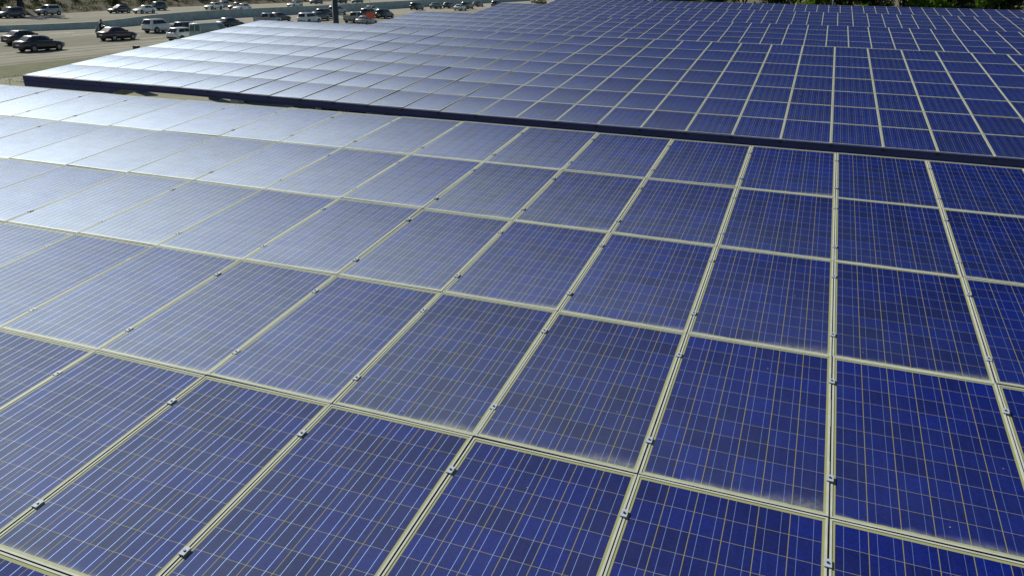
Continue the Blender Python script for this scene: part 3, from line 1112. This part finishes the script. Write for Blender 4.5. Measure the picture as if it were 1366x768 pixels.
M['cabinet'] = flat('cabinet_grey', (0.10, 0.12, 0.13), 0.6, 0.2)
for x, y, lab in ((-42.6, 41.9, 'dark vented cabinet on pale paving below the left end of the fascia'),
                  (-36.2, 41.6, 'dark vented cabinet nearer the black suv below the fascia')):
    cb = empty('utility_cabinet', (x, y, .01), (0, 0, R(42)))
    tag(cb, lab, 'cabinet', 'vented cabinets on the paving')
    b = MB(); b.box(-.33, .33, -.3, .3, 0, 1.35, M['cabinet']); b.build('body', cb)
    for zz in range(2):
        b = MB()
        for s in range(6):
            b.box(-.27 + zz * .28, -.02 + zz * .28, -.325, -.302, .25 + s * .16, .34 + s * .16, M['trim'])
        b.build('vent', cb)
    b = MB(); b.box(-.37, .37, -.34, .34, 1.353, 1.42, M['cabinet']); b.build('lid', cb)


# ------------------------------------------------------------------ vegetation
def leaf_mat(name, c1, c2, c3):
    k = Mat(name)
    g = k.n('ShaderNodeNewGeometry')
    r_ = g.outputs['Random Per Island']
    c = k.mix(k.ramp(r_, 0, .6), (*c1, 1), (*c2, 1))
    c = k.mix(k.ramp(r_, .75, 1.0), c, (*c3, 1))
    n_ = k.noise(k.objco(), .7, 3)
    c = k.mix(k.ramp(n_, .3, .7, 0, .5), c, (*c1, 1))
    k.set(color=c, rough=0.6, spec=0.2)
    tr = k.n('ShaderNodeBsdfTranslucent')
    k.put(tr.inputs['Color'], k.mix(0.5, c, (0.30, 0.42, 0.03, 1), 'SOFT_LIGHT'))
    mx = k.n('ShaderNodeMixShader')
    mx.inputs[0].default_value = 0.6
    k.put(mx.inputs[1], k.p.outputs[0])
    k.put(mx.inputs[2], tr.outputs[0])
    k.t.links.new(mx.outputs[0], k.t.nodes['Material Output'].inputs['Surface'])
    return k.m


M['leaf'] = leaf_mat('green_leaves', (0.060, 0.125, 0.012), (0.13, 0.23, 0.018), (0.22, 0.32, 0.03))
M['leaf_dark'] = leaf_mat('dark_leaves', (0.016, 0.034, 0.016), (0.030, 0.055, 0.022), (0.05, 0.085, 0.03))
M['leaf_dry'] = leaf_mat('dry_leaves', (0.058, 0.056, 0.038), (0.095, 0.088, 0.060), (0.15, 0.135, 0.09))
M['leaf_olive'] = leaf_mat('olive_leaves', (0.030, 0.040, 0.024), (0.048, 0.060, 0.034), (0.075, 0.085, 0.05))
M['leaf_weed'] = leaf_mat('weed_leaves', (0.085, 0.10, 0.06), (0.12, 0.13, 0.08), (0.16, 0.16, 0.10))
M['bark'] = flat('bark', (0.038, 0.032, 0.026), 0.9, 0, 0.3, 8)


def leaves_mesh(name, clumps, per, size, m, seed, flat_=1.0):
    rr_ = np.random.default_rng(seed)
    V, Fc = [], []
    for cx, cy, cz, cr in clumps:
        n = int(per * cr * cr)
        d = rr_.normal(size=(n, 3))
        d /= np.linalg.norm(d, axis=1)[:, None]
        rad = cr * (0.45 + 0.55 * rr_.random(n) ** .5) * (1 + .25 * rr_.normal(size=n))
        p = d * rad[:, None] * np.array([1, 1, .8 * flat_]) + np.array([cx, cy, cz])
        for q, dd in zip(p, d):
            if q[2] < 0.05:
                continue
            nn = dd + rr_.normal(size=3) * .7
            nn /= np.linalg.norm(nn)
            u = np.cross(nn, rr_.normal(size=3)); u /= np.linalg.norm(u)
            w = np.cross(nn, u)
            s = size * (0.6 + .8 * rr_.random())
            i = len(V)
            V += [tuple(q - u * s), tuple(q + w * s * .45 + nn * s * .15), tuple(q + u * s), tuple(q - w * s * .45 + nn * s * .15)]
            Fc.append((i, i + 1, i + 2, i + 3))
    me_ = bpy.data.meshes.new(name)
    me_.from_pydata(V, [], Fc)
    me_.materials.append(m)
    return me_


def tree_meshes(h, spread, zlow, seed, m, leaf=.17, per=380):
    r2 = random.Random(seed)
    b = MB()
    b.tube((0, 0, 0), (r2.uniform(-.1, .1), r2.uniform(-.1, .1), h * .35), .24, .17, M['bark'], 10)
    b.tube((0, 0, h * .34), (r2.uniform(-.3, .3), r2.uniform(-.3, .3), h * .8), .17, .05, M['bark'], 8)
    cl = []
    for i in range(16):
        a = r2.uniform(0, 2 * math.pi)
        z = r2.uniform(zlow, h * .95)
        rel = (z - zlow) / (h - zlow)
        rad = spread * (1.0 - .55 * rel) * r2.uniform(.35, 1.0)
        x_, y_ = rad * math.cos(a), rad * math.sin(a)
        cl.append((x_, y_, z, r2.uniform(.6, 1.15)))
        b.tube((0, 0, max(h * .15, z * .65)), (x_ * .9, y_ * .9, z), .07, .02, M['bark'], 6)
    return b.mesh('trunk'), leaves_mesh('crown', cl, per, leaf, m, seed)


TM = [tree_meshes(9.5, 2.7, 1.9, 1, M['leaf']), tree_meshes(10.5, 3.2, 2.2, 2, M['leaf_dark']), tree_meshes(8.5, 2.4, 1.6, 3, M['leaf']),
      tree_meshes(11.0, 3.0, 2.0, 4, M['leaf_dark'])]
TREES = [(-24.0, 96.0, 1), (-19.5, 93.0, 3), (-15.6, 92.0, 0), (-11.5, 96.5, 1), (-8.4, 92.2, 2), (-4.6, 95.5, 3), (-1.0, 92.6, 0), (2.4, 95.8, 1), (5.0, 92.0, 2), (7.4, 96.2, 3),
         (9.6, 92.4, 0), (12.8, 95.6, 1), (15.0, 91.9, 2), (17.6, 96.0, 3), (19.8, 92.3, 0), (23.0, 95.5, 1), (26.0, 92.2, 2), (30.5, 96.0, 3), (34.0, 92.8, 0)]
ti = 0
for x, y, kx in sorted(TREES):
    t = empty('leafy_tree', (x, y, 0), (0, 0, rng.uniform(0, 6.28)))
    s = rng.uniform(.88, 1.12)
    t.scale = (s, s, s)
    obj('trunk', TM[kx][0], t)
    obj('crown', TM[kx][1], t)
    ti += 1
    kind_ = 'dark green' if kx in (1, 3) else 'bright green'
    tag(t, '%s leafy tree behind the fifth carport, %s tree from the left' % (kind_, ORD[ti]), 'tree', 'trees behind the farthest solar roof')
# second, farther belt of trees closing the view
cl = []
r3 = random.Random(12)
for i in range(170):
    cl.append((r3.uniform(-30, 75), r3.uniform(103, 112), r3.uniform(.8, 9), r3.uniform(1.0, 1.9)))
tag(obj('woods', leaves_mesh('woods', cl, 70, .30, M['leaf_dark'], 5)), 'dark mass of trees behind the single trees', 'trees', kind='stuff')

# tree with a thick dark trunk at the far road edge
tt = empty('dark_tree', (-138.8, 109.8, .3))
tag(tt, 'tree with a thick dark trunk at the far road edge, top left', 'tree')
b = MB()
b.tube((0, 0, -.3), (.05, 0, 2.0), .68, .55, M['bark'], 14)
b.tube((.05, 0, 1.98), (-.1, .1, 7.5), .55, .42, M['bark'], 12)
b.tube((0, 0, 5), (1.8, 1.5, 9), .2, .08, M['bark'], 8)
b.tube((0, 0, 5.5), (-1.9, -1.2, 9.5), .2, .08, M['bark'], 8)
b.build('trunk', tt)
r3 = random.Random(5)
obj('crown', leaves_mesh('crown', [(r3.uniform(-3, 3), r3.uniform(-3, 3), r3.uniform(7.8, 12), r3.uniform(.9, 1.6)) for _ in range(18)], 150, .2, M['leaf_dark'], 6), tt)

# shrubs on the bank
SH = []
for sd, m_, w_ in ((21, 'leaf_olive', 1.0), (22, 'leaf_dry', .9), (23, 'leaf_olive', 1.2)):
    r3 = random.Random(sd)
    b = MB()
    cl = []
    for i in range(7):
        a, d = r3.uniform(0, 6.28), r3.uniform(.1, .9) * w_
        q = (d * math.cos(a), d * math.sin(a), r3.uniform(.5, 1.3) * w_)
        cl.append((*q, r3.uniform(.4, .65) * w_))
        b.tube((0, 0, 0), q, .04, .012, M['bark'], 5)
    SH.append((b.mesh('stem'), leaves_mesh('foliage', cl, 420, .11, M[m_], sd)))
r3 = random.Random(31)
n = 0
for i in range(34):
    y = 84 + i * 3.9 + r3.uniform(-1.3, 1.3)
    ex = np.interp(y, [b_ for _, b_ in FAR_EDGE], [a for a, _ in FAR_EDGE])
    d = r3.uniform(1.8, 13)
    kx = r3.randrange(3)
    t = empty('shrub', (ex - d, y, bank_z(d) - .12), (0, 0, r3.uniform(0, 6)))
    s = r3.uniform(.8, 1.6)
    t.scale = (s, s, s)
    obj('stem', SH[kx][0], t)
    obj('foliage', SH[kx][1], t)
    n += 1
    tag(t, '%s shrub among the scrub on the dry bank beyond the freeway' % ('olive green' if kx != 1 else 'brown dry'), 'shrub', 'shrubs on the dry bank' if kx != 1 else 'brown shrubs on the dry bank')
# dry scrub: uncountable
r4 = np.random.default_rng(8)
cl = []
for i in range(1500):
    y = r4.uniform(60, 260)
    ex = np.interp(y, [b_ for _, b_ in FAR_EDGE], [a for a, _ in FAR_EDGE])
    d = r4.uniform(.9, 24)
    cl.append((ex - d, y, bank_z(d) + .1, r4.uniform(.35, .8)))
tag(obj('scrub', leaves_mesh('scrub', cl, 90, .17, M['leaf_dry'], 9, .8)), 'dry grey brown scrub covering the bank beyond the freeway', 'scrub', kind='stuff')
# ground cover on the lot corner by the verge
cl = []
for i in range(420):
    cl.append((r4.uniform(-57.2, -50.5), r4.uniform(32, 62), .03, r4.uniform(.12, .28)))
tag(obj('weeds', leaves_mesh('weeds', cl, 260, .05, M['leaf_weed'], 10, .5)), 'low grey green weeds between the road and the carports', 'weeds', kind='stuff')
